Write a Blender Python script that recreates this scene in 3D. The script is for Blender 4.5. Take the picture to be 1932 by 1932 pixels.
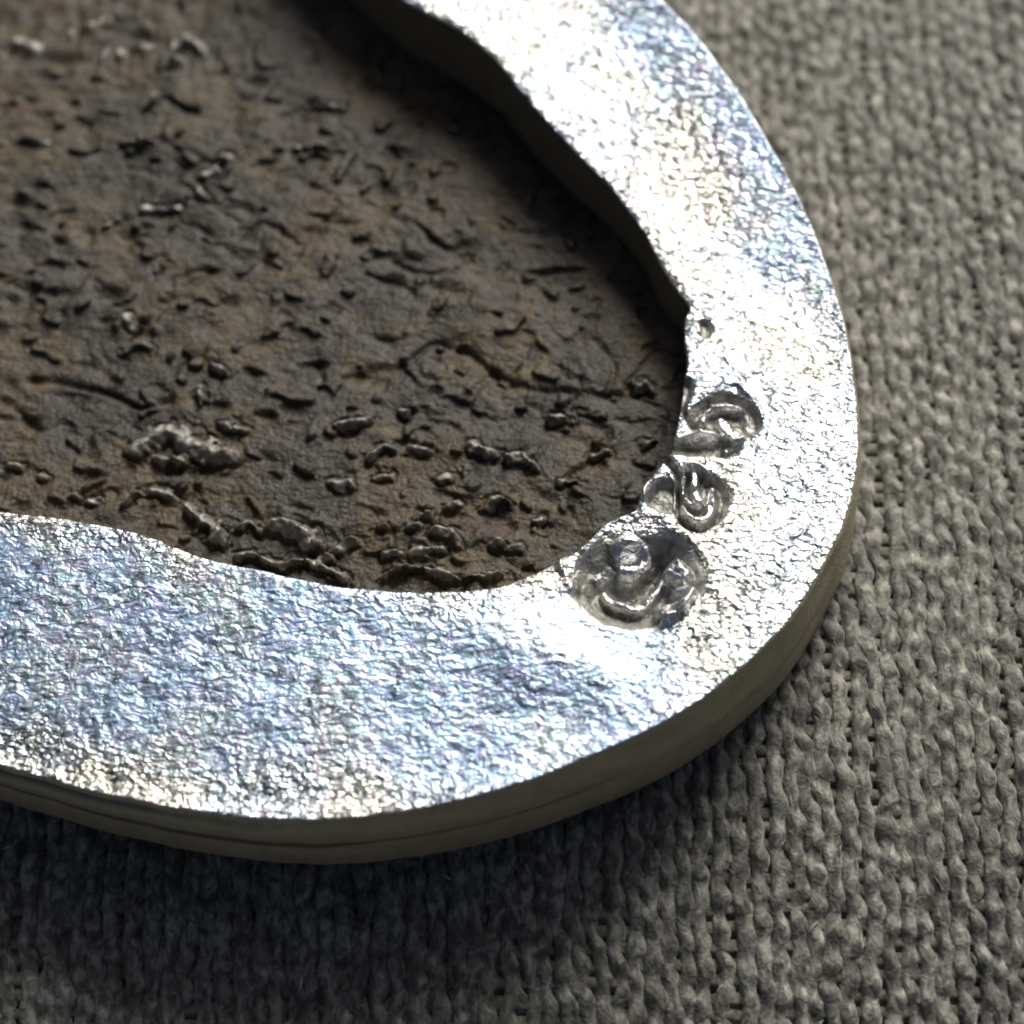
import bpy, math, random
import numpy as np
from mathutils import Vector

random.seed(7)
rng = np.random.default_rng(7)
for o in list(bpy.data.objects):
    bpy.data.objects.remove(o)
sc = bpy.context.scene

# ------------------------------------------------------------------ camera, light, exposure
S = 0.0012                      # metres per layout unit: the frame is ten units (12 mm) wide
R = math.radians
TILT, CAZ, LENS = R(33), R(5), 85.0
DIST = 10 * LENS / 36.0
cam_dir = Vector((math.sin(CAZ) * math.sin(TILT), -math.cos(CAZ) * math.sin(TILT), math.cos(TILT)))
cam_pos = cam_dir * DIST
cam = bpy.data.cameras.new('camera')
cam.lens = LENS
cam.sensor_width = 36
cam.clip_start = 0.001
cam.clip_end = 10
cam.dof.use_dof = True
cam.dof.focus_distance = DIST * S
cam.dof.aperture_fstop = LENS / 0.6
co = bpy.data.objects.new('camera', cam)
sc.collection.objects.link(co)
co.location = cam_pos * S
cz = cam_dir
cx = Vector((0, 1, 0)).cross(cz).normalized()
cy = cz.cross(cx)
from mathutils import Matrix
co.matrix_world = Matrix(((cx.x, cy.x, cz.x, cam_pos.x * S), (cx.y, cy.y, cz.y, cam_pos.y * S), (cx.z, cy.z, cz.z, cam_pos.z * S), (0, 0, 0, 1)))
sc.camera = co

SUN_EL, SUN_AZ = R(39), R(22)      # azimuth from +Y towards +X
sun = bpy.data.lights.new('sun', 'SUN')
sun.energy = 4.8
sun.angle = R(30)
sun.color = (1.0, 0.965, 0.90)
so = bpy.data.objects.new('sun', sun)
sc.collection.objects.link(so)
sdir = Vector((math.sin(SUN_AZ) * math.cos(SUN_EL), math.cos(SUN_AZ) * math.cos(SUN_EL), math.sin(SUN_EL)))
so.rotation_euler = sdir.to_track_quat('Z', 'Y').to_euler()

w = bpy.data.worlds.new('World')
sc.world = w
w.use_nodes = True
nt = w.node_tree
nt.nodes.clear()
sky = nt.nodes.new('ShaderNodeTexSky')
sky.sky_type = 'NISHITA'
sky.sun_disc = False
sky.sun_elevation = SUN_EL
sky.sun_rotation = SUN_AZ
sky.air_density = 0.6
sky.dust_density = 7.0
sky.ozone_density = 0.4
bg = nt.nodes.new('ShaderNodeBackground')
bg.inputs['Strength'].default_value = 0.055
wo = nt.nodes.new('ShaderNodeOutputWorld')
nt.links.new(sky.outputs[0], bg.inputs[0])
nt.links.new(bg.outputs[0], wo.inputs[0])
sc.view_settings.view_transform = 'Standard'
sc.view_settings.look = 'None'
sc.view_settings.exposure = -0.1
sc.view_settings.gamma = 1
sc.cycles.filter_width = 2.1
sc.cycles.max_bounces = 8

# ------------------------------------------------------------------ layout helpers
K = 36.0 / LENS / 1932.0
CX, CY, CZ, CP = [np.array(v) for v in (cx, cy, cz, cam_pos)]


def P(px, py, z=0.0):
    """point of the plane at height z that the photograph shows at (px, py) of a 1932 px wide view"""
    px, py, z = np.broadcast_arrays(np.asarray(px, float), np.asarray(py, float), np.asarray(z, float))
    d = ((px - 966) * K)[..., None] * CX + (-(py - 966) * K)[..., None] * CY - CZ
    t = (z - CP[2]) / d[..., 2]
    q = CP + d * t[..., None]
    return q[..., 0], q[..., 1]


def pts(lst, z=0.0):
    a = np.array(lst, float)
    x, y = P(a[:, 0], a[:, 1], z)
    return np.stack([x, y], 1)


def _hash(ix, iy, s):
    h = (ix.astype(np.int64) * 374761393 + iy.astype(np.int64) * 668265263 + s * 974634777) & 0xFFFFFFFF
    h = ((h ^ (h >> 13)) * 1274126177) & 0xFFFFFFFF
    return ((h ^ (h >> 16)) & 0xFFFFFF) / float(0xFFFFFF)


def vnoise(x, y, f, s=0):
    x = x * f; y = y * f
    ix = np.floor(x); iy = np.floor(y)
    fx = x - ix; fy = y - iy
    fx = fx * fx * fx * (fx * (fx * 6 - 15) + 10); fy = fy * fy * fy * (fy * (fy * 6 - 15) + 10)
    a = _hash(ix, iy, s); b = _hash(ix + 1, iy, s); c = _hash(ix, iy + 1, s); d = _hash(ix + 1, iy + 1, s)
    return (a + (b - a) * fx) * (1 - fy) + (c + (d - c) * fx) * fy - 0.5


def fbm(x, y, f, s=0, n=4, g=0.5):
    r = 0 * x; a = 1.0
    for i in range(n):
        th = 0.6 + i * 1.1
        c, q = math.cos(th), math.sin(th)
        r = r + a * vnoise(x * c - y * q, x * q + y * c, f * 2.03 ** i, s + i * 17)
        a *= g
    return r


def sstep(a, b, x):
    t = np.clip((x - a) / (b - a), 0, 1)
    return t * t * (3 - 2 * t)


def seg_dist(x, y, poly):
    """distance to a polyline and the position along it (0..1)"""
    best = np.full(x.shape, 1e9); along = np.zeros(x.shape)
    n = len(poly) - 1
    for i in range(n):
        ax, ay = poly[i]; bx, by = poly[i + 1]
        dx, dy = bx - ax, by - ay
        L = dx * dx + dy * dy + 1e-12
        t = np.clip(((x - ax) * dx + (y - ay) * dy) / L, 0, 1)
        d = np.hypot(x - ax - t * dx, y - ay - t * dy)
        m = d < best
        best = np.where(m, d, best); along = np.where(m, (i + t) / n, along)
    return best, along


def smooth_poly(p, closed=False, k=8):
    p = np.array(p, float)
    n = len(p); out = []
    rg = range(n if closed else n - 1)
    for i in rg:
        g = lambda j: p[j % n] if closed else p[min(max(j, 0), n - 1)]
        a, b, c, d = g(i - 1), g(i), g(i + 1), g(i + 2)
        for t in np.linspace(0, 1, k, endpoint=False):
            out.append(0.5 * ((2 * b) + (-a + c) * t + (2 * a - 5 * b + 4 * c - d) * t * t + (-a + 3 * b - 3 * c + d) * t ** 3))
    if not closed:
        out.append(p[-1])
    return np.array(out)


# ------------------------------------------------------------------ mesh helpers
def link(name, me, mat, parent=None):
    o = bpy.data.objects.new(name, me)
    sc.collection.objects.link(o)
    if mat:
        me.materials.append(mat)
    if parent:
        o.parent = parent
    return o


def mesh_from(name, V, F, N=None, mat=None, parent=None):
    V = np.asarray(V, np.float32) * S
    F = np.asarray(F, np.int32)
    me = bpy.data.meshes.new(name)
    me.vertices.add(len(V)); me.vertices.foreach_set('co', V.ravel())
    k = F.shape[1]
    me.loops.add(F.size); me.loops.foreach_set('vertex_index', F.ravel())
    me.polygons.add(len(F))
    me.polygons.foreach_set('loop_start', np.arange(0, F.size, k, dtype=np.int32))
    me.update(calc_edges=True)
    me.polygons.foreach_set('use_smooth', np.ones(len(F), bool))
    if N is not None:
        me.normals_split_custom_set_from_vertices(np.asarray(N, np.float32).tolist())
    me.update()
    return link(name, me, mat, parent)


def grid_faces(nu, nv, wrap=False):
    i = np.arange(nu if wrap else nu - 1)[:, None]; j = np.arange(nv - 1)[None, :]
    a = i * nv + j; b = ((i + 1) % nu) * nv + j
    return np.stack([a, b, b + 1, a + 1], -1).reshape(-1, 4)


def vert_normals(V, F):
    n = np.cross(V[F[:, 2]] - V[F[:, 0]], V[F[:, 3]] - V[F[:, 1]])
    N = np.zeros_like(V)
    for k in range(4):
        for c in range(3):
            N[:, c] += np.bincount(F[:, k], n[:, c], len(V))
    return N / (np.linalg.norm(N, axis=1, keepdims=True) + 1e-20)


def submesh(name, V, F, N, sel, mat, parent, tone_mask=None):
    f = F[sel]
    if len(f) == 0:
        return None
    u, inv = np.unique(f, return_inverse=True)
    o = mesh_from(name, V[u], inv.reshape(f.shape), N[u], mat, parent)
    if tone_mask is not None:
        at = o.data.attributes.new('tone_mask', 'FLOAT', 'POINT')
        at.data.foreach_set('value', tone_mask[u].astype(np.float32))
    return o


def empty(name, loc, label, cat, group=None):
    o = bpy.data.objects.new(name, None)
    o.empty_display_size = 0.001
    sc.collection.objects.link(o)
    o.location = loc
    o['label'] = label; o['category'] = cat
    if group: o['group'] = group
    return o


# ------------------------------------------------------------------ materials
class NT:
    def __init__(s, name):
        s.m = bpy.data.materials.new(name); s.m.use_nodes = True
        s.t = s.m.node_tree; s.t.nodes.clear()
        s.out = s.n('ShaderNodeOutputMaterial'); s.b = s.n('ShaderNodeBsdfPrincipled')
        s.l(s.b.outputs[0], s.out.inputs[0])
        tc = s.n('ShaderNodeTexCoord'); mp = s.n('ShaderNodeMapping')
        mp.inputs['Scale'].default_value = (1 / S, 1 / S, 1 / S)
        s.l(tc.outputs['Object'], mp.inputs[0]); s.co = mp.outputs[0]
    def n(s, k, **kw):
        x = s.t.nodes.new(k)
        for a, b in kw.items(): setattr(x, a, b)
        return x
    def l(s, a, b): s.t.links.new(a, b)
    def scaled(s, v):
        m = s.n('ShaderNodeMapping'); m.inputs['Scale'].default_value = v; s.l(s.co, m.inputs[0]); return m.outputs[0]
    def noise(s, scale, det=3, rough=0.5, dist=0.0, co=None):
        x = s.n('ShaderNodeTexNoise'); x.inputs['Scale'].default_value = scale
        x.inputs['Detail'].default_value = det; x.inputs['Roughness'].default_value = rough
        x.inputs['Distortion'].default_value = dist
        s.l(co or s.co, x.inputs['Vector']); return x
    def ramp(s, fac, stops):
        r = s.n('ShaderNodeValToRGB'); e = r.color_ramp.elements
        while len(e) < len(stops): e.new(0.5)
        for q, (p, c) in zip(e, stops):
            q.position = p; q.color = (c[0], c[1], c[2], 1) if hasattr(c, '__len__') else (c, c, c, 1)
        s.l(fac, r.inputs[0]); return r.outputs[0]
    def mix(s, f, a, b, mode='MIX'):
        m = s.n('ShaderNodeMix', data_type='RGBA', blend_type=mode)
        for i, v in ((0, f), (6, a), (7, b)):
            if hasattr(v, 'is_linked'): s.l(v, m.inputs[i])
            elif hasattr(v, '__len__'): m.inputs[i].default_value = (v[0], v[1], v[2], 1)
            else: m.inputs[i].default_value = v
        return m.outputs[2]
    def math(s, op, a, b):
        m = s.n('ShaderNodeMath', operation=op)
        for i, v in enumerate((a, b)):
            if hasattr(v, 'is_linked'): s.l(v, m.inputs[i])
            else: m.inputs[i].default_value = v
        return m.outputs[0]
    def bump(s, h, dist, strength=1.0, normal=None):
        b = s.n('ShaderNodeBump'); b.inputs['Distance'].default_value = dist * S
        b.inputs['Strength'].default_value = strength
        s.l(h, b.inputs['Height'])
        if normal: s.l(normal, b.inputs['Normal'])
        return b.outputs[0]
    def set(s, **kw):
        for k, v in kw.items():
            i = s.b.inputs[k.replace('_', ' ')]
            if hasattr(v, 'is_linked'): s.l(v, i)
            elif hasattr(v, '__len__'): i.default_value = (v[0], v[1], v[2], 1)
            else: i.default_value = v


def face_material():
    t = NT('brushed_silver')
    wn = t.n('ShaderNodeAttribute', attribute_name='tone_mask').outputs['Fac']
    c2 = t.scaled((1.0, 1.45, 1.0))
    g1 = t.noise(6.6, 2.2, 0.6, 0.9, c2).outputs[0]
    g2 = t.noise(13, 2, 0.5, 0.3, c2).outputs[0]
    h = t.math('ADD', t.math('MULTIPLY', g1, 1.0), t.math('MULTIPLY', g2, 0.35))
    bn = t.n('ShaderNodeBump'); bn.inputs['Distance'].default_value = 0.085 * S
    t.l(h, bn.inputs['Height']); t.l(t.ramp(wn, [(0.0, 0.80), (1.0, 0.42)]), bn.inputs['Strength'])
    nb = bn.outputs[0]
    tint = t.noise(7.5, 1.5, 0.5).outputs['Color']
    hue = t.mix(1.0, tint, (0.5, 0.5, 0.5), 'SUBTRACT')
    base = t.mix(0.75, t.mix(wn, (0.75, 0.74, 0.69), (0.60, 0.69, 0.80)), tint, 'SOFT_LIGHT')  # cream glare and blue sky reflection painted into the base colour by zone
    worm = t.noise(4.0, 2.5, 0.55, 1.6, c2).outputs[0]
    tar = t.ramp(t.math('ABSOLUTE', t.math('SUBTRACT', worm, 0.5), 0.0), [(0.0, 1.0), (0.02, 1.0), (0.05, 0.0)])
    gap = t.ramp(t.noise(3.1, 2, 0.5, 0.5).outputs[0], [(0.44, 0.0), (0.56, 1.0)])
    base = t.mix(t.math('MULTIPLY', t.math('MULTIPLY', tar, gap), 0.85), base, (0.16, 0.18, 0.18))
    pale = t.ramp(t.noise(0.8, 2, 0.5, 0.3).outputs[0], [(0.45, (0.86, 0.95, 1.10)), (0.62, (1.0, 1.0, 0.97))])
    base = t.mix(1.0, base, pale, 'MULTIPLY')
    stain = t.ramp(t.noise(0.55, 3, 0.6).outputs[0], [(0.35, (0.88, 0.90, 0.89)), (0.62, (1, 1, 1))])
    base = t.mix(1.0, base, stain, 'MULTIPLY')
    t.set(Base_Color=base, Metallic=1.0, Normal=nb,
          Roughness=t.mix(wn, t.ramp(g2, [(0.3, 0.30), (0.7, 0.46)]), (0.47, 0.47, 0.47)))
    return t.m


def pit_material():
    t = NT('pit_metal')
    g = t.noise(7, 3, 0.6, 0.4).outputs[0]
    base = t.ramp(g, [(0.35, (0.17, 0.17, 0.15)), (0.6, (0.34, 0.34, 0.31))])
    at = t.n('ShaderNodeAttribute', attribute_name='tone_mask')
    base = t.mix(at.outputs['Fac'], base, (0.74, 0.74, 0.74))  # lighter on raised parts, darker on floors and in grooves
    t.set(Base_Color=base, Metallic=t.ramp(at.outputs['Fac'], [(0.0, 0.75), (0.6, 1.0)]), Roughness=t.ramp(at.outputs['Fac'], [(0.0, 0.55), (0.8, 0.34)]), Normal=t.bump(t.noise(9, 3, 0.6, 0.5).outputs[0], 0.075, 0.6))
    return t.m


def side_material(name, c1, c2, metal=0.75, rough=0.42):
    t = NT(name)
    g = t.noise(3.2, 5, 0.65, 0.4, t.scaled((1, 1, 1.4))).outputs[0]
    f = t.noise(24, 3, 0.6).outputs[0]
    t.set(Base_Color=t.ramp(g, [(0.25, c1), (0.75, c2)]), Metallic=metal,
          Roughness=t.ramp(f, [(0.3, rough - 0.1), (0.7, rough + 0.12)]),
          Normal=t.bump(t.math('ADD', f, g), 0.035, 0.5))
    return t.m


def plate_material():
    t = NT('corroded_brown')
    a = t.noise(0.85, 4, 0.6, 0.5).outputs[0]
    b = t.noise(2.6, 4, 0.6, 0.8, t.scaled((1, 1.6, 1))).outputs[0]
    c = t.noise(9, 4, 0.65).outputs[0]
    col = t.ramp(a, [(0.36, (0.040, 0.036, 0.027)), (0.47, (0.075, 0.058, 0.034)), (0.55, (0.185, 0.140, 0.066)), (0.66, (0.13, 0.068, 0.036))])
    dirt = t.ramp(b, [(0.48, 0.0), (0.64, 0.45)])
    col = t.mix(dirt, col, (0.062, 0.054, 0.040))
    gray = t.ramp(t.noise(1.7, 3, 0.5, 1.0).outputs[0], [(0.60, 0.0), (0.70, 0.7)])
    col = t.mix(gray, col, (0.105, 0.080, 0.105))
    col = t.mix(0.6, col, t.ramp(c, [(0.3, 0.55), (0.7, 1.3)]), 'MULTIPLY')
    mot = t.noise(4.2, 4, 0.65, 1.2, t.scaled((1, 1.4, 1))).outputs[0]
    col = t.mix(t.ramp(mot, [(0.48, 0.0), (0.58, 0.8)]), col, (0.066, 0.066, 0.058))
    col = t.mix(t.ramp(mot, [(0.30, 0.7), (0.42, 0.0)]), col, (0.050, 0.042, 0.036))
    col = t.mix(1.0, col, (0.37, 0.345, 0.275), 'MULTIPLY')
    t.set(Base_Color=col, Roughness=t.ramp(c, [(0.35, 0.42), (0.7, 0.7)]), Specular_IOR_Level=0.45,
          Normal=t.bump(t.math('ADD', c, t.noise(22, 3, 0.6).outputs[0]), 0.05, 0.55))
    return t.m


def nodule_material():
    t = NT('pale_crust')
    c = t.noise(10, 3, 0.6).outputs[0]
    t.set(Base_Color=t.ramp(c, [(0.35, (0.07, 0.064, 0.052)), (0.65, (0.20, 0.19, 0.165))]),
          Roughness=0.42, Specular_IOR_Level=0.8, Normal=t.bump(c, 0.05, 0.5))
    return t.m


def yarn_material(name, lo, hi):
    t = NT(name)
    a = t.noise(4.6, 3, 0.6, 0.3, t.scaled((1.5, 0.8, 1))).outputs[0]
    f = t.noise(11, 3, 0.65, 0.5, t.scaled((1.0, 0.6, 1.0))).outputs[0]
    col = t.mix(1.0, t.ramp(a, [(0.36, lo), (0.64, hi)]), t.ramp(f, [(0.34, 0.35), (0.5, 1.0), (0.68, 2.1)]), 'MULTIPLY')
    sp = t.ramp(t.noise(4.2, 2, 0.5, 0.2, t.scaled((1.3, 0.8, 1))).outputs[0], [(0.62, 0.0), (0.70, 0.75)])
    col = t.mix(sp, col, tuple(v * 1.55 for v in hi))
    t.b.inputs['Subsurface Radius'].default_value = (1, 1, 1)
    t.set(Base_Color=col, Roughness=0.7, Specular_IOR_Level=0.35, Sheen_Weight=0.3, Subsurface_Weight=0.35, Subsurface_Scale=0.12 * S, 
          Normal=t.bump(f, 0.06, 0.7))
    return t.m


M_face, M_pit = face_material(), pit_material()
M_side = side_material('olive_brass_side', (0.33, 0.30, 0.20), (0.50, 0.46, 0.32), 0.35, 0.5)
M_low = side_material('brown_backing_side', (0.27, 0.225, 0.155), (0.42, 0.36, 0.25), 0.25, 0.55)
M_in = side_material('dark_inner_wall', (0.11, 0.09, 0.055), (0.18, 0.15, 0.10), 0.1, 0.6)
M_seam = side_material('painted_shade_seam', (0.09, 0.078, 0.055), (0.16, 0.14, 0.10), 0.1, 0.6)  # dark colour stands in for the shade of the groove
M_plate, M_nod = plate_material(), nodule_material()
M_warp = yarn_material('grey_warp_yarn', (0.084, 0.083, 0.070), (0.208, 0.205, 0.179))
M_fibre = yarn_material('pale_fibre', (0.16, 0.152, 0.128), (0.34, 0.33, 0.29))
M_weft = yarn_material('grey_weft_yarn', (0.075, 0.072, 0.053), (0.12, 0.115, 0.088))

# ------------------------------------------------------------------ the cloth
CLOTH_Z = -1.28


def cloth_z(x, y):
    return CLOTH_Z - 0.043 * np.clip(-0.3 - y, 0, 99) ** 2 * 1.0 + 0.05 * fbm(x, y, 0.22, 91, 2)


def tube(cent, rx, rz, sides, side_dir):
    """cent (n,3); elliptical tube, rx across, rz up"""
    n = len(cent)
    a = np.arange(sides) * 2 * math.pi / sides
    ca, sa = np.cos(a), np.sin(a)
    V = np.zeros((n, sides, 3))
    V[:, :, 0] = cent[:, None, 0] + side_dir[0] * rx[:, None] * ca
    V[:, :, 1] = cent[:, None, 1] + side_dir[1] * rx[:, None] * ca
    V[:, :, 2] = cent[:, None, 2] + rz[:, None] * sa
    i = np.arange(n - 1)[:, None]; j = np.arange(sides)[None, :]
    F = np.stack([i * sides + j, (i + 1) * sides + j, (i + 1) * sides + (j + 1) % sides, i * sides + (j + 1) % sides], -1).reshape(-1, 4)
    return V.reshape(-1, 3), F


def build_cloth():
    root = empty('woven_cloth', (0, 0, 0), 'grey woven cloth with upright ribs under the oval metal frame', 'cloth')
    PW, PY = 0.172, 0.155         # warp pitch, weft pitch
    x0, x1, y0, y1 = -8.4, 8.4, -8.6, 10.2
    nw = int((x1 - x0) / PW)
    ys = np.arange(y0, y1, PY / 4)
    for i in range(nw):
        xc = x0 + i * PW
        ph = math.pi * (i % 2) * 0.9 + rng.normal(0, 1.1)
        wob = 0.07 * vnoise(ys * 0 + i * 9.1, ys, 3.4, 6) + 0.13 * vnoise(ys * 0 + xc * 3.1, ys, 0.9, 5) + 0.09 * vnoise(ys * 0 + xc * 0.3, ys, 0.25, 9)
        yy = ys + 0.12 * vnoise(ys * 0 + i * 5.3, ys, 1.1, 33)
        s = np.sin(math.pi * yy / PY + ph)
        x = xc + wob + 0.012 * s + 0.014 * np.cos(math.pi * yy / PY * 0.5 + i)
        amp = 0.011 * (1 + 1.8 * vnoise(ys * 0 + i * 7.7, ys, 2.2, 12))

        z = cloth_z(x, ys) + amp * s + 0.022 * vnoise(ys * 0 + i * 2.9, ys, 4.1, 19)
        th = 1 + 0.30 * vnoise(ys * 0 + i * 3.3, ys, 2.6, 41) + 0.26 * vnoise(ys * 0 + i * 1.3, ys, 6.5, 43)
        V, F = tube(np.stack([x, ys, z], 1), (0.090 + 0.006 * s) * th, (0.058 + 0.002 * s) * th, 8, (1, 0))
        mesh_from('warp_yarn', V, F, None, M_warp, root)
    nf = int((y1 - y0) / PY)
    xs = np.arange(x0, x1, PW / 3)
    for k in range(nf):
        yc = math.ceil(y0 / PY) * PY + (k + 0.5) * PY
        y = yc + 0.05 * vnoise(xs, xs * 0 + k * 2.7, 0.8, 61)
        s = -np.cos(math.pi * (xs - x0) / PW) * (1 if k % 2 else -1)
        th = 1 + 0.4 * vnoise(xs, xs * 0 + k * 4.1, 3.0, 71)
        z = cloth_z(xs, y) + 0.004 * s - 0.040
        V, F = tube(np.stack([xs, y, z], 1), 0.084 * th, 0.055 * th, 6, (0, 1))
        mesh_from('weft_yarn', V, F, None, M_weft, root)
    gx, gy = np.meshgrid(np.linspace(-40, 40, 100), np.linspace(-40, 40, 100), indexing='ij')
    gz = cloth_z(gx, np.clip(gy, -12, 99)) - 0.035
    mesh_from('backing', np.stack([gx, gy, gz], -1).reshape(-1, 3), grid_faces(100, 100), None, M_weft, root)
    # loose surface fibres
    Vs, Fs = [], []
    nfib = 260
    for q in range(nfib):
        x = rng.uniform(-6.5, 6.5); y = rng.uniform(-7.5, 7.5)
        L = rng.uniform(0.10, 0.26); a = rng.normal(math.pi / 2, 0.5)
        t = np.linspace(-0.5, 0.5, 5)
        cxn = x + L * t * math.cos(a) + rng.normal(0, 0.02) * (1 - 4 * t * t)
        cyn = y + L * t * math.sin(a)
        czn = float(cloth_z(np.array([x]), np.array([y]))[0]) + 0.062 + rng.uniform(-0.03, 0.012) - 0.05 * (2 * t) ** 2 * 0.6
        r = rng.uniform(0.006, 0.013)
        V, F = tube(np.stack([cxn, cyn, czn], 1), r * (1.1 - 1.6 * t * t), r * (1.1 - 1.6 * t * t), 4, (math.sin(a), -math.cos(a)))
        Fs.append(F + len(Vs) * 20); Vs.append(V)
    o = mesh_from('surface_fibre', np.concatenate(Vs), np.concatenate(Fs), None, M_fibre, root)
    o['kind'] = 'stuff'


build_cloth()

# ------------------------------------------------------------------ outlines of the metal frame
OUT = [(1250, 0), (1300, 50), (1347, 110), (1397, 180), (1440, 250), (1480, 320), (1515, 390), (1545, 460), (1570, 530), (1590, 600), (1606, 680), (1617, 760), (1620, 830), (1614, 900), (1599, 960), (1576, 1020), (1546, 1080), (1510, 1140), (1465, 1197), (1410, 1250), (1350, 1298), (1280, 1344), (1200, 1387), (1100, 1431), (1000, 1470), (900, 1500), (800, 1522), (700, 1537), (620, 1545), (540, 1547), (450, 1540), (350, 1527), (250, 1508), (150, 1485), (60, 1460), (0, 1443)]
OUT_EXT = [(-200, 1375), (-420, 1250), (-620, 1070), (-800, 830), (-930, 540), (-970, 230), (-920, -80), (-780, -350), (-560, -560), (-280, -680), (60, -720), (380, -690), (680, -580), (930, -380), (1110, -170)]
OUTER = pts(OUT + OUT_EXT)
INN = [(765, 0), (850, 44), (930, 106), (1000, 190), (1078, 276), (1158, 358), (1212, 432), (1258, 520), (1300, 575), (1292, 600), (1291, 640), (1296, 680), (1290, 730), (1281, 790), (1264, 850), (1240, 885), (1212, 925), (1196, 965), (1150, 985), (1100, 1030), (1060, 1055), (1000, 1084), (940, 1105), (880, 1113), (800, 1116), (720, 1113), (640, 1105), (560, 1090), (480, 1072), (400, 1055), (330, 1030), (280, 1010), (200, 990), (100, 975), (0, 962)]
INN_EXT = [(-200, 920), (-400, 820), (-560, 650), (-640, 400), (-640, 130), (-560, -120), (-400, -310), (-180, -430), (80, -450), (320, -390), (500, -260), (640, -110)]
INNER = pts(INN + INN_EXT)
OUTER = smooth_poly(OUTER, True, 10)
INNER = smooth_poly(INNER, True, 10)
PC = np.array(pts([(450, 560)])[0])


def polar(curve):
    d = curve - PC
    th = np.unwrap(np.arctan2(d[:, 1], d[:, 0])); r = np.hypot(d[:, 0], d[:, 1])
    if th[-1] < th[0]: th = th[::-1]; r = r[::-1]
    m = np.maximum.accumulate(th) <= th + 1e-9
    th, r = th[m], r[m]
    T = np.concatenate([th - 2 * math.pi, th, th + 2 * math.pi]); RR = np.concatenate([r, r, r])
    return lambda a: np.interp(a, T, RR)


r_out0, r_in0 = polar(OUTER), polar(INNER)


def circ_noise(a, f, s):
    return vnoise(np.cos(a) * 6 + 20, np.sin(a) * 6 + 20, f, s)


def r_out(a): return r_out0(a) + 0.010 * circ_noise(a, 5, 3) + 0.010 * circ_noise(a, 1.5, 4)


def r_in(a): return r_in0(a) + 0.010 * circ_noise(a, 4.5, 7) + 0.010 * circ_noise(a, 1.6, 8)


# ------------------------------------------------------------------ broad relief of the face: slopes made up to place the sun's highlights, integrated from a slope field
WHITE = [([(840, 20), (960, 110), (1060, 215), (1150, 320), (1250, 430), (1340, 530)], 62),
         ([(960, 0), (1060, 90)], 60),
         ([(1400, 560), (1450, 700), (1440, 850), (1470, 980)], 150),
         ([(1460, 1020), (1420, 1130), (1340, 1230), (1250, 1320)], 90),
         ([(900, 1150), (1010, 1165), (1080, 1210), (1200, 1270)], 38),
         ([(1040, 1110), (960, 1130)], 40),
         ([(-100, 1420), (0, 1432), (150, 1470), (350, 1508), (540, 1528), (750, 1508), (950, 1462), (1150, 1388), (1300, 1320)], 30)]


def solve_relief():
    n = 190
    gx = np.linspace(-11.5, 4.5, n); gy = np.linspace(-5.5, 11.5, n)
    X, Y = np.meshgrid(gx, gy, indexing='ij')
    W = np.zeros_like(X)
    for poly, rad in WHITE:
        q = pts(poly); d, _ = seg_dist(X, Y, q)
        rr = rad / 193.2
        W = np.maximum(W, 1 - sstep(rr * 0.75, rr * 1.35, d))
    dx = X - PC[0]; dy = Y - PC[1]
    a = np.arctan2(dy, dx); r = np.hypot(dx, dy)
    B = np.zeros_like(X)
    E, _ = seg_dist(X, Y, pts([(-100, 1425), (0, 1440), (150, 1480), (350, 1520), (540, 1540), (750, 1522), (950, 1475), (1150, 1402), (1300, 1334)]))
    E = 1 - sstep(0.12, 0.24, E)
    for poly, rad in (([(1180, -60), (1270, 60), (1380, 210), (1450, 330), (1510, 470)], 120), ([(960, 1300), (1090, 1290)], 45), ([(1560, 560), (1590, 700)], 25)):
        d, _ = seg_dist(X, Y, pts(poly)); B = np.maximum(B, 1 - sstep(rad / 193.2 * 0.7, rad / 193.2 * 1.4, d))
    wt = np.where((r > r_in0(a) - 0.1) & (r < r_out0(a) + 0.1), 1.0, 0.004)
    sd = np.array([math.sin(SUN_AZ), math.cos(SUN_AZ)])
    sl = W * (-0.045) * (1 - B) + (1 - W * (1 - 0.8 * B)) * (0.135 + 0.20 * B)
    sl = sl * (1 - E) - 0.15 * E
    GX, GY = sl * sd[0], sl * sd[1]
    hx = gx[1] - gx[0]; hy = gy[1] - gy[0]
    wx = (wt[1:] + wt[:-1]) / 2; wy = (wt[:, 1:] + wt[:, :-1]) / 2
    tx = (GX[1:] + GX[:-1]) / 2; ty = (GY[:, 1:] + GY[:, :-1]) / 2

    def AT(p, q):
        o = np.zeros_like(X)
        o[1:] += wx * p / hx; o[:-1] -= wx * p / hx
        o[:, 1:] += wy * q / hy; o[:, :-1] -= wy * q / hy
        return o

    def A(h): return AT((h[1:] - h[:-1]) / hx, (h[:, 1:] - h[:, :-1]) / hy) + 0.01 * h
    b = AT(tx, ty); h = np.zeros_like(X); rs = b - A(h); p = rs.copy(); ro = (rs * rs).sum()
    for _ in range(500):
        Ap = A(p); al = ro / (p * Ap).sum(); h += al * p; rs -= al * Ap; rn = (rs * rs).sum()
        p = rs + rn / ro * p; ro = rn
        if rn < 1e-9: break
    m = (wt > 0.5) & (X > -5) & (X < 4) & (Y < 5.6)
    h -= h[m].mean()
    print('relief range', h[m].min(), h[m].max())

    def f(x, y):
        u = np.clip((x - gx[0]) / hx, 0, n - 1.001); v = np.clip((y - gy[0]) / hy, 0, n - 1.001)
        i = u.astype(int); j = v.astype(int); fu = u - i; fv = v - j
        return (h[i, j] * (1 - fu) + h[i + 1, j] * fu) * (1 - fv) + (h[i, j + 1] * (1 - fu) + h[i + 1, j + 1] * fu) * fv
    return f


relief = solve_relief()


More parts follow.
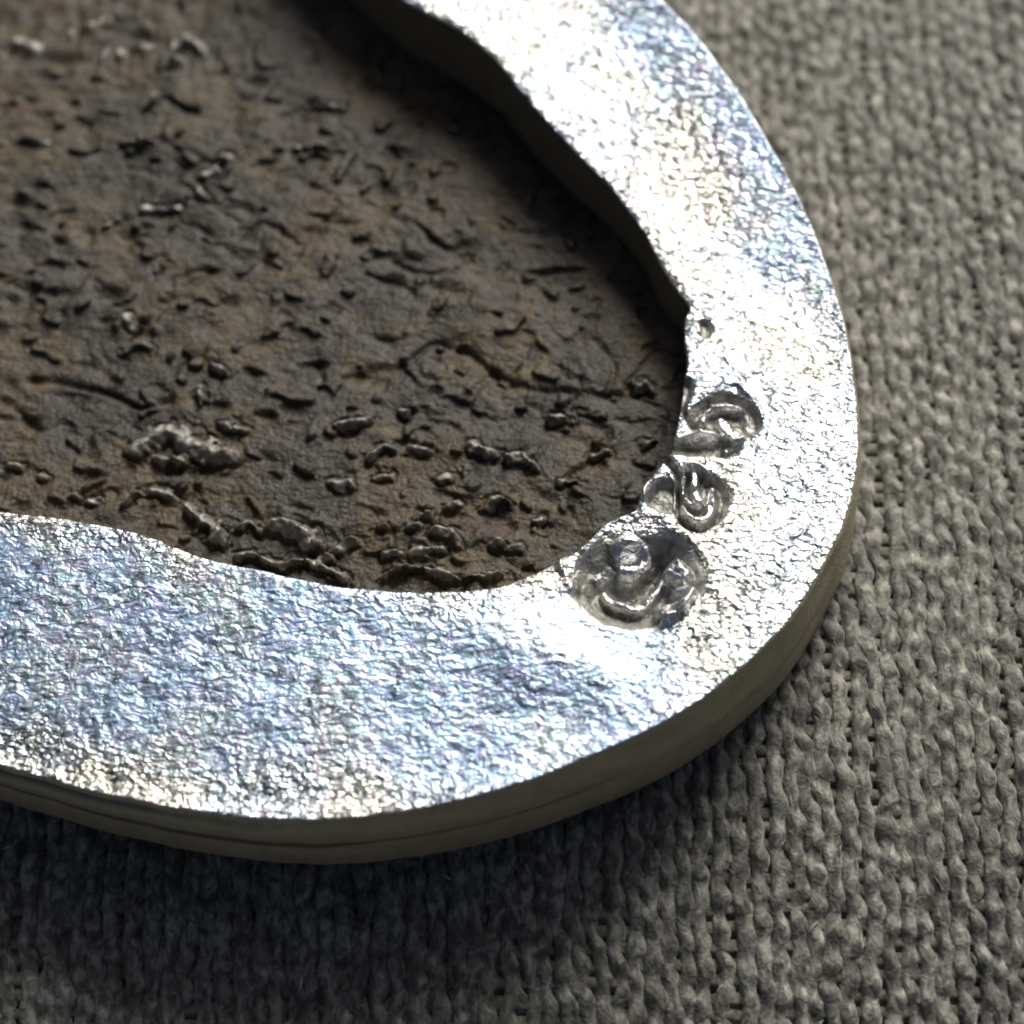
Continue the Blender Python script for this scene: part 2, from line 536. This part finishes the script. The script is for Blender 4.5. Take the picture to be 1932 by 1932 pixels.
def lifted(lst):
    a = np.array(lst, float); z = np.zeros(len(a))
    for _ in range(4):
        x, y = P(a[:, 0], a[:, 1], z); z = relief(x, y)
    return np.stack([x, y], 1)


OUTER = smooth_poly(lifted(OUT + OUT_EXT), True, 10)
INNER = smooth_poly(lifted(INN + INN_EXT), True, 10)
r_out0, r_in0 = polar(OUTER), polar(INNER)


def Zm(x, y):        # zoomed tracing coordinates of the marks -> 1932 view
    return (x * 0.3905 + 905.6, y * 0.3905 + 503.1)


def zp(l): return pts([Zm(*q) for q in l])


# pits struck into the face: (centre, rx, ry, angle, depth) in tracing px, then ridges raised in them (polyline, half width, height)
PITS = [
    ('A', [((1085, 285), 52, 50, 0, 0.045)]),
    ('B', [((1170, 770), 150, 130, 0, 0.10), ((1070, 880), 210, 64, 0, 0.14)]),
    ('C', [((1055, 1130), 120, 170, 10, 0.12), ((880, 1130), 120, 100, 0, 0.11)]),
    ('D', [((765, 1520), 325, 235, 0, 0.25)]),
]
RIDGES = {
    'A': [([(1055, 270), (1060, 300)], 10, 0.05)],
    'B': [([(1065, 760), (1105, 705), (1170, 680), (1260, 685)], 15, 0.08), ([(1155, 765), (1185, 800)], 34, 0.11),
          ([(1225, 815), (1240, 835)], 38, 0.11), ([(1040, 560), (1025, 690)], 19, 0.12), ([(965, 640), (955, 750), (1000, 810), (1110, 835)], 28, 0.09),
          ([(1110, 650), (1090, 600)], 20, 0.08), ([(1240, 530), (1255, 620)], 20, 0.09), ([(1190, 880), (1230, 870)], 20, 0.06)],
    'C': [([(915, 930), (990, 990), (1030, 1050), (1070, 1150)], 24, 0.14), ([(975, 1200), (1010, 1245), (1060, 1255), (1110, 1210), (1140, 1110)], 20, 0.11),
          ([(1000, 1000), (1080, 985)], 26, 0.12), ([(965, 1010), (975, 1110)], 16, 0.08), ([(1000, 1140), (1040, 1165)], 12, 0.08),
          ([(870, 965), (790, 1110), (745, 1160)], 26, 0.09), ([(880, 970), (930, 1080), (935, 1180)], 12, 0.06)],
    'D': [([(670, 1370), (720, 1350), (780, 1375), (790, 1420)], 42, 0.13), ([(690, 1435), (750, 1445)], 36, 0.15),
          ([(605, 1535), (640, 1580), (740, 1615), (830, 1580), (885, 1500), (905, 1450)], 17, 0.11),
          ([(935, 1460), (970, 1490)], 44, 0.22), ([(950, 1570), (1005, 1590), (975, 1645)], 32, 0.22), ([(880, 1665), (935, 1650)], 26, 0.20),
          ([(910, 1722), (955, 1712), (980, 1660)], 27, 0.2), ([(620, 1430), (570, 1475)], 22, 0.05)],
}
GROOVES = [('B', [(1000, 560), (1000, 690), (1045, 770)], 20, 0.10), ('B', [(1045, 775), (1055, 705), (1105, 650), (1185, 632), (1265, 652), (1305, 705), (1318, 765)], 25, 0.09),
           ('C', [(865, 930), (925, 990), (950, 1100), (960, 1220), (1050, 1290), (1130, 1245), (1178, 1150), (1165, 1065), (1120, 1045)], 19, 0.11),
           ('D', [(655, 1510), (740, 1540), (820, 1500), (850, 1440)], 40, 0.07), ('A', [(1090, 262), (1092, 318)], 22, 0.02)]
WALLS = [([(640, 1222), (740, 1225), (830, 1212), (900, 1275), (980, 1325), (1070, 1395), (1110, 1450), (1095, 1560)], 22, 0.035),
         ([(600, 1250), (560, 1310), (500, 1370)], 28, 0.03), ([(420, 1380), (400, 1450), (450, 1560)], 16, 0.04),
         ([(1110, 640), (1200, 560), (1300, 620), (1340, 740)], 16, 0.04)]


def pit_fields(x, y):
    h = np.zeros_like(x); lab = np.zeros(x.shape, int); tone_mask = np.zeros_like(x)
    wx = x + 0.065 * fbm(x, y, 2.6, 201, 3); wy = y + 0.06 * fbm(x, y, 2.6, 205, 3)
    for k, (nm, els) in enumerate(PITS):
        dep = np.zeros_like(x)
        for (c, rx, ry, an, d) in els:
            cc = zp([c])[0]; ex = abs(zp([(c[0] + rx, c[1])])[0][0] - cc[0]); ey = abs(zp([(c[0], c[1] + ry)])[0][1] - cc[1])
            ca, sa = math.cos(R(an)), math.sin(R(an))
            u = ((wx - cc[0]) * ca + (wy - cc[1]) * sa) / ex; v = (-(wx - cc[0]) * sa + (wy - cc[1]) * ca) / ey
            rr = np.hypot(u, v)
            dd = d * (1 - sstep(0.52, 1.10, rr))
            dep = np.maximum(dep, dd)
            lab = np.where(rr < 1.0, k + 1, lab)
        rise = np.zeros_like(x)
        for poly, hw, ht in RIDGES[nm]:
            q = smooth_poly(zp(poly), False, 6) if len(poly) > 2 else zp(poly)
            dd, _ = seg_dist(wx, wy, q)
            g = hw * 0.3905 / 193.2 * 1.15
            rise = np.maximum(rise, ht * np.exp(-(dd / g) ** 4 * 0.9))
        tone_mask = np.maximum(tone_mask, np.clip(rise / 0.09, 0, 1) * (dep > 0.01)); tone_mask = np.where(dep > 0, np.maximum(np.clip(rise / 0.09, 0, 1), 1 - np.clip(dep / 0.06, 0, 1)), tone_mask)
        h += -dep + np.where(dep > 0.01, rise * np.clip(dep / 0.05, 0, 1), 0)
        h += np.where(dep > 0.02, 0.035 * fbm(x, y, 6, 210 + k, 3) * np.clip(dep / 0.1, 0, 1), 0)
    for nm, poly, hw, dg in GROOVES:
        q = smooth_poly(zp(poly), False, 6) if len(poly) > 2 else zp(poly)
        dd, _ = seg_dist(wx, wy, q); g = hw * 0.3905 / 193.2 * 1.1
        e = np.exp(-(dd / g) ** 2)
        h -= dg * e; tone_mask *= 1 - e
        lab = np.where((e > 0.25) & (lab == 0), 'ABCD'.index(nm) + 1, lab)
    for poly, hw, ht in WALLS:
        q = smooth_poly(zp(poly), False, 6)
        dd, _ = seg_dist(wx, wy, q); g = hw * 0.3905 / 193.2 * 1.2
        h += ht * np.exp(-(dd / g) ** 2)
    return h, lab, tone_mask


def angle_samples(n_vis, n_hid):
    a0 = math.atan2(*(pts([(-260, 1500)])[0] - PC)[::-1]); a1 = math.atan2(*(pts([(700, -240)])[0] - PC)[::-1])
    if a0 > a1: a0 -= 2 * math.pi
    return np.concatenate([np.linspace(a0, a1, n_vis, endpoint=False), np.linspace(a1, a0 + 2 * math.pi, n_hid, endpoint=False)])


frame = empty('oval_metal_frame', (0, 0, CLOTH_Z * S), 'oval silver metal frame with pitted marks round a corroded brown plate, on grey cloth', 'metal frame')
frame_off = -CLOTH_Z * S


def own(o):
    if o is not None and o.parent == frame:
        o.location = (0, 0, frame_off)
    return o


def height_face(x, y, din, dout):
    h = relief(x, y)
    ph, lab, tone_mask = pit_fields(x, y)
    h = h + ph + 0.014 * fbm(x, y, 2.6, 301, 4) + 0.006 * fbm(x, y * 1.4, 9, 311, 2)
    q = np.clip(0.10 - din, 0, 0.10)
    h = h - 0.17 * q * q / 0.10
    for d, r in ((din, 0.02), (dout, 0.022)):
        q = np.clip(r - d, 0, r)
        h = h - (r - np.sqrt(np.maximum(r * r - q * q, 0))) * 0.8
    return h, lab, tone_mask


def build_face():
    A = angle_samples(2150, 260)
    NV = 250
    t = np.linspace(0, 1, NV); t = t + 0.045 * np.sin(2 * math.pi * t) * -1 * -1 * -1
    ri, ro = r_in(A)[:, None], r_out(A)[:, None]
    rr = ri + (ro - ri) * t
    X = PC[0] + rr * np.cos(A)[:, None]; Y = PC[1] + rr * np.sin(A)[:, None]
    h, lab, tone_mask = height_face(X, Y, rr - ri, ro - rr)
    V = np.stack([X, Y, h], -1).reshape(-1, 3); F = grid_faces(len(A), NV, True)[:, ::-1]
    N = vert_normals(V, F)
    if N[:, 2].mean() < 0:
        F = F[:, ::-1]; N = -N
    fl = lab.reshape(-1)[F[:, 0]]
    worn_sky_tint = np.zeros_like(X); fb = 0.45 * fbm(X, Y, 1.2, 77, 3)  # zones of duller finish that also carry the painted sky-blue tint
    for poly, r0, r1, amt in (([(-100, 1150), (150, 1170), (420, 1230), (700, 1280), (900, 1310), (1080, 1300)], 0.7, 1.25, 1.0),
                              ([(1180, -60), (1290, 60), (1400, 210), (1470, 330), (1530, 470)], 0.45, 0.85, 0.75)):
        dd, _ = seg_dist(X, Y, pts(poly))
        worn_sky_tint = np.maximum(worn_sky_tint, amt * (1 - sstep(r0, r1, dd + fb)))
    worn_sky_tint = worn_sky_tint.reshape(-1)
    own(submesh('face', V, F, N, fl == 0, M_face, frame, worn_sky_tint))
    labs = ['small square pit', 'arched pit open to the inner edge', 'pit with a raised hook inside', 'largest round pit with a raised curl inside']
    for k in range(1, 5):
        o = own(submesh('pit', V, F, N, fl == k, M_pit, frame, tone_mask.reshape(-1)))
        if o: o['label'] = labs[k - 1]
    return A, h[:, 0], h[:, -1]


A_s, h_in, h_out = build_face()
A_c = A_s[::2]; h_in = h_in[::2]; h_out = h_out[::2]


def wall_ring(name, prof, rf, top, mat, bottom=None):
    """prof: list of (offset out, z or None for the face's edge height)"""
    rows = []
    base = rf(A_c)
    for off, z in prof:
        o_ = off(A_c) if callable(off) else off
        r_ = base + o_
        zz = top if z is None else (z(A_c) if callable(z) else np.full_like(A_c, z))
        rows.append(np.stack([PC[0] + r_ * np.cos(A_c), PC[1] + r_ * np.sin(A_c), zz], -1))
    V = np.stack(rows, 1).reshape(-1, 3)
    F = grid_faces(len(A_c), len(prof), True)
    return own(mesh_from(name, V, F, None, mat, frame))


ws = lambda s, a=0.02: (lambda A: a * circ_noise(A, 3, s))
grv = lambda A: 0.01 - 0.05 * (0.55 + circ_noise(A, 0.5, 77))
def seam_f(A):
    x = PC[0] + r_out(A) * np.cos(A)
    return (1 - sstep(-1.2, 1.5, x)) * (0.8 + circ_noise(A, 1.2, 5))


wall_ring('side_band', [(0, None), (0.02, lambda A: h_out - 0.03), (ws(31, .015), lambda A: np.minimum(h_out - 0.09, -0.1)), (0.045, -0.302), (0.045, -0.508),
                        (0.03, -0.605)], r_out, h_out, M_side)
wall_ring('seam', [(0.03, -0.605), (lambda A: 0.03 - 0.03 * seam_f(A), lambda A: -0.605 - 0.012 * seam_f(A)), (lambda A: 0.03 - 0.03 * seam_f(A), lambda A: -0.605 - 0.03 * seam_f(A)), (0.03, lambda A: -0.606 - 0.08 * seam_f(A))], r_out, h_out, M_seam)
wall_ring('backing_band', [(0.03, lambda A: -0.606 - 0.08 * seam_f(A)), (0.045, lambda A: -0.641 - 0.08 * seam_f(A)), (lambda A: 0.045 + ws(33, .02)(A), -0.871), (0.02, -1.065), (-0.03, -1.186), (-0.10, -1.258), (-0.726, -1.283)], r_out, h_out, M_low)
wall_ring('inner_wall', [(0, None), (0.015, lambda A: h_in - 0.04), (ws(35, .03), lambda A: h_in - 0.2), (ws(36, .05), -0.55), (0.0, -0.82), (0.05, -0.95)], r_in, h_in, M_in)

# ------------------------------------------------------------------ the corroded plate inside
PD = -0.64
plate_c = pts([(600, 550)], PD)[0]


def pp(l): return pts(l, PD)


# raised crusts: (polyline in view px, half width px, height)
NOD = [([(262, 862), (300, 820), (330, 822), (352, 838), (388, 845), (408, 862), (428, 866)], 16, .13), ([(300, 868), (345, 872)], 12, .08), ([(352, 962), (372, 978), (400, 1000), (418, 1022)], 14, .14),
       ([(233, 956), (264, 932)], 8, .10), ([(285, 930), (322, 937)], 8, .08), ([(455, 1000), (468, 990), (484, 1002)], 9, .09),
       ([(515, 992), (545, 994), (568, 1008), (584, 1030)], 14, .15), ([(374, 735), (378, 768)], 7, .08), ([(400, 693), (424, 700)], 8, .12),
       ([(412, 800), (428, 804)], 7, .09), ([(442, 808), (456, 814)], 7, .08), ([(132, 942), (146, 941)], 7, .09), ([(168, 950), (188, 944)], 6, .07),
       ([(76, 903), (86, 905)], 6, .08), ([(240, 668), (258, 656), (280, 658)], 8, .08),
       ([(452, 1056), (480, 1052), (505, 1065), (540, 1068), (580, 1066), (610, 1078), (645, 1092)], 9, .13),
       ([(640, 806), (668, 800), (700, 795)], 8, .09), ([(752, 774), (770, 776)], 7, .08), ([(700, 866), (722, 852), (742, 856)], 9, .10),
       ([(778, 850), (806, 854)], 8, .08), ([(884, 846), (905, 850), (930, 862)], 9, .11), ([(955, 868), (980, 864), (1006, 880)], 10, .11),
       ([(1036, 790), (1064, 788)], 9, .12), ([(1203, 732), (1218, 726), (1232, 738)], 8, .10), ([(1220, 842), (1240, 836)], 7, .07), ([(1120, 858), (1140, 854)], 7, .07),
       ([(828, 908), (850, 904)], 8, .08), ([(634, 916), (662, 912)], 9, .09), ([(716, 902), (736, 900)], 8, .07), ([(920, 960), (940, 942), (962, 948)], 10, .09),
       ([(1060, 910), (1090, 912)], 8, .08), ([(846, 958), (862, 950)], 8, .07), ([(790, 972), (812, 978)], 7, .08), ([(712, 998), (726, 996)], 9, .09),
       ([(772, 998), (788, 996)], 9, .09), ([(826, 1004), (846, 1006), (860, 1022)], 8, .10), ([(642, 1036), (656, 1022), (674, 1022)], 9, .12),
       ([(728, 1050), (750, 1046)], 9, .10), ([(780, 1046), (806, 1040), (832, 1040)], 9, .08), ([(1004, 982), (1020, 982)], 8, .06), ([(922, 1030), (940, 1026)], 8, .10),
       ([(960, 1038), (980, 1036)], 7, .08), ([(725, 1092), (760, 1080), (800, 1078), (835, 1090), (865, 1097)], 9, .13), ([(884, 1094), (946, 1088)], 8, .10),
       ([(610, 1052), (628, 1050)], 9, .09), ([(222, 30), (262, 32)], 7, .08), ([(160, 56), (204, 50)], 8, .08), ([(255, 92), (282, 94)], 7, .07), ([(325, 95), (360, 84), (385, 100)], 8, .08),
       ([(40, 268), (78, 270)], 7, .09), ([(230, 270), (290, 272)], 8, .08), ([(560, 286), (620, 284)], 7, .07), ([(0, 100), (30, 78), (66, 94)], 9, .10),
       ([(378, 362), (390, 376)], 7, .08), ([(386, 336), (430, 300)], 8, .07), ([(272, 210), (300, 178)], 7, .08), ([(590, 206), (640, 204)], 8, .07),
       ([(196, 428), (222, 412)], 7, .07), ([(270, 396), (330, 392)], 9, .06), ([(200, 105), (232, 110)], 7, .06), ([(130, 62), (134, 70)], 6, .07),
       ([(240, 600), (250, 622)], 7, .06), ([(20, 880), (40, 884)], 6, .05), ([(330, 120), (352, 122)], 6, .06)]
# sunken spots: (x, y, rx, ry, depth)
SPOT = [(51, 427, 20, 12, .12), (108, 457, 16, 12, .10), (98, 501, 34, 12, .13), (108, 555, 30, 13, .12), (207, 555, 34, 20, .16), (24, 569, 14, 14, .10), (203, 606, 22, 12, .10),
        (163, 444, 18, 22, .10), (37, 383, 30, 13, .11), (298, 508, 16, 13, .09), (271, 430, 22, 10, .09), (430, 572, 36, 14, .10), (542, 616, 18, 14, .12), (480, 155, 30, 14, .09),
        (586, 688, 34, 11, .13), (508, 783, 18, 12, .12), (410, 766, 22, 13, .11), (696, 158, 22, 18, .09), (750, 300, 44, 20, .08), (870, 465, 44, 16, .12), (716, 479, 40, 9, .08),
        (1050, 512, 60, 9, .11), (740, 530, 34, 16, .09), (658, 818, 22, 10, .08), (820, 735, 16, 12, .12), (865, 760, 20, 10, .12), (1050, 800, 34, 12, .10), (760, 788, 14, 10, .09),
        (940, 965, 26, 14, .11), (1020, 990, 14, 12, .09), (860, 972, 20, 8, .09), (760, 835, 28, 7, .09), (350, 20, 34, 20, .08), (520, 15, 30, 12, .08), (90, 110, 60, 14, .08), (240, 170, 40, 22, .07),
        (860, 640, 26, 12, .06), (345, 884, 60, 9, .12), (1110, 600, 30, 10, .07), (640, 420, 26, 10, .07), (500, 310, 24, 12, .06), (595, 350, 20, 10, .07), (1000, 440, 40, 10, .06),
        (30, 790, 34, 12, .12), (60, 800, 14, 18, .1), (820, 200, 20, 9, .06), (590, 110, 24, 14, .06)]
CRACK = [([(648, 709), (700, 700), (756, 688), (790, 660), (820, 641), (860, 655), (895, 671), (929, 705), (976, 722), (1010, 732), (1112, 746), (1180, 745)], 13, .13),
         ([(60, 715), (110, 719), (160, 730), (215, 748), (270, 770), (320, 755)], 12, .14), ([(450, 450), (491, 423), (520, 432), (555, 460)], 9, .11),
         ([(410, 508), (365, 530), (325, 555), (280, 610), (247, 643)], 8, .10), ([(0, 745), (30, 770), (68, 803)], 14, .12),
         ([(0, 95), (60, 112), (130, 110), (180, 118)], 10, .08), ([(690, 515), (740, 530), (780, 548)], 9, .08), ([(1120, 640), (1160, 690), (1140, 745)], 9, .07), ([(380, 345), (400, 390), (450, 420)], 10, .07)]


def height_plate(x, y):
    X0, Y0 = x, y
    ca, sa = math.cos(0.45), math.sin(0.45)
    rx_, ry_ = x * ca - y * sa, x * sa + y * ca
    rx_ = rx_ + 0.16 * fbm(x, y, 2.1, 480, 3); ry_ = ry_ + 0.16 * fbm(x, y, 2.1, 490, 3)
    wx = x + 0.035 * vnoise(x, y, 4.7, 401); wy = y + 0.035 * vnoise(x, y, 4.7, 402)
    h = 0.055 * fbm(x, y, 0.9, 410, 3) + 0.040 * fbm(x * 0.8, y * 1.3, 3.2, 420, 4, 0.55)
    r = np.abs(vnoise(rx_, ry_, 2.0, 431)) * 2
    h -= 0.03 * np.exp(-(r / 0.14) ** 2) * sstep(-0.05, 0.25, fbm(x, y, 0.8, 433, 2))
    # scattered small pits and grains
    n = vnoise(rx_ * 0.9, ry_ * 1.1, 4.6, 441)
    h -= 0.035 * sstep(0.18, 0.46, n)
    n2 = vnoise(rx_, ry_ * 1.1, 6.1, 447)
    h += 0.055 * sstep(0.25, 0.42, n2)
    for (a, b, rx, ry, d) in SPOT:
        c = pp([(a, b)])[0]
        q = np.hypot((wx - c[0]) / (rx / 193.2), (wy - c[1]) / (ry / 193.2 / 0.84))
        h -= d * 0.55 * (1 - sstep(0.2, 1.45, q))
    for poly, hw, d in CRACK:
        q, al = seg_dist(wx, wy, smooth_poly(pp(poly), False, 5))
        g = hw / 193.2 * (0.75 + 0.6 * vnoise(x, y, 3.3, 450))
        h -= d * 0.42 * np.exp(-(q / np.maximum(g * 1.15, .02)) ** 2)
    lab = np.zeros(x.shape, int); best = np.zeros(x.shape)
    for k, (poly, hw, ht) in enumerate(NOD):
        pl = pp(poly)
        lo = pl.min(0) - 0.4; hi = pl.max(0) + 0.4
        m = (wx > lo[0]) & (wx < hi[0]) & (wy > lo[1]) & (wy < hi[1])
        if not m.any(): continue
        q, al = seg_dist(wx[m], wy[m], smooth_poly(pl, False, 5) if len(pl) > 2 else pl)
        g = hw / 193.2 * 1.05
        g = g * (1 + 1.3 * vnoise(x[m], y[m], 7.0, 470 + k) + 0.8 * vnoise(x[m], y[m], 17.0, 471 + k))
        up = ht * 0.85 * np.exp(-(q / np.maximum(g, .01)) ** 2 * 1.1)
        # each crust is undercut on its near side
        up = up + np.where(up > 0.2 * ht, 0.05 * fbm(x[m], y[m], 9, 460, 2), 0)
        b = best[m]; l = lab[m]
        gt = (up > b) & (up > 0.3 * ht)
        l[gt] = k + 1; best[m] = np.maximum(b, up); lab[m] = l
        hm = h[m]; lowside = 0.03 * np.exp(-((q - g * 1.6) / (g * 0.5)) ** 2)
        h[m] = hm - lowside
    return h + best, lab


def build_plate():
    x0, x1 = -5.3, 2.35; y0, y1 = -1.55, 6.6
    gx = np.arange(x0, x1, 0.0108); gy = np.arange(y0, y1, 0.0125)
    gx = np.concatenate([np.linspace(-9.5, x0, 70, endpoint=False), gx]); gy = np.concatenate([gy, np.linspace(y1, 10.5, 60)])
    X, Y = np.meshgrid(gx, gy, indexing='ij')
    h, lab = height_plate(X, Y)
    V = np.stack([X, Y, h + PD], -1).reshape(-1, 3); F = grid_faces(len(gx), len(gy))
    # keep only what lies within the opening and a little under the frame
    c = V[F[:, 0]]
    d = c[:, :2] - PC; a = np.arctan2(d[:, 1], d[:, 0])
    F = F[np.hypot(d[:, 0], d[:, 1]) < r_in0(a) + 0.14]
    N = vert_normals(V, F)
    fl = lab.reshape(-1)[F[:, 0]]
    base = own(submesh('corroded_plate', V, F, N, fl == 0, M_plate, frame))
    base['label'] = 'pitted dark brown corroded plate sunk inside the frame'
    for k in range(1, len(NOD) + 1):
        submesh('crust_lump', V, F, N, fl == k, M_nod, base)


build_plate()

# a few specks of grit on the metal
def speck(px, py, r, z):
    c = pts([(px, py)], z)[0]
    n, m = 9, 12
    u = np.linspace(0, math.pi, n); v = np.arange(m) * 2 * math.pi / m
    U, W_ = np.meshgrid(u, v, indexing='ij')
    k = 1 + 0.5 * vnoise(U * 2 + px, W_ * 1.3, 1.2, 3)
    X = c[0] + r * k * np.sin(U) * np.cos(W_); Y = c[1] + r * k * np.sin(U) * np.sin(W_); Z_ = z + r * 0.8 * k * np.cos(U)
    i = np.arange(n - 1)[:, None]; j = np.arange(m)[None, :]
    F = np.stack([i * m + j, (i + 1) * m + j, (i + 1) * m + (j + 1) % m, i * m + (j + 1) % m], -1).reshape(-1, 4)
    own(mesh_from('burr', np.stack([X, Y, Z_], -1).reshape(-1, 3), F, None, M_face, frame))


speck(1387, 171, 0.05, -0.02)
print('tris', sum(len(o.data.polygons) for o in bpy.data.objects if o.type == 'MESH') * 2)
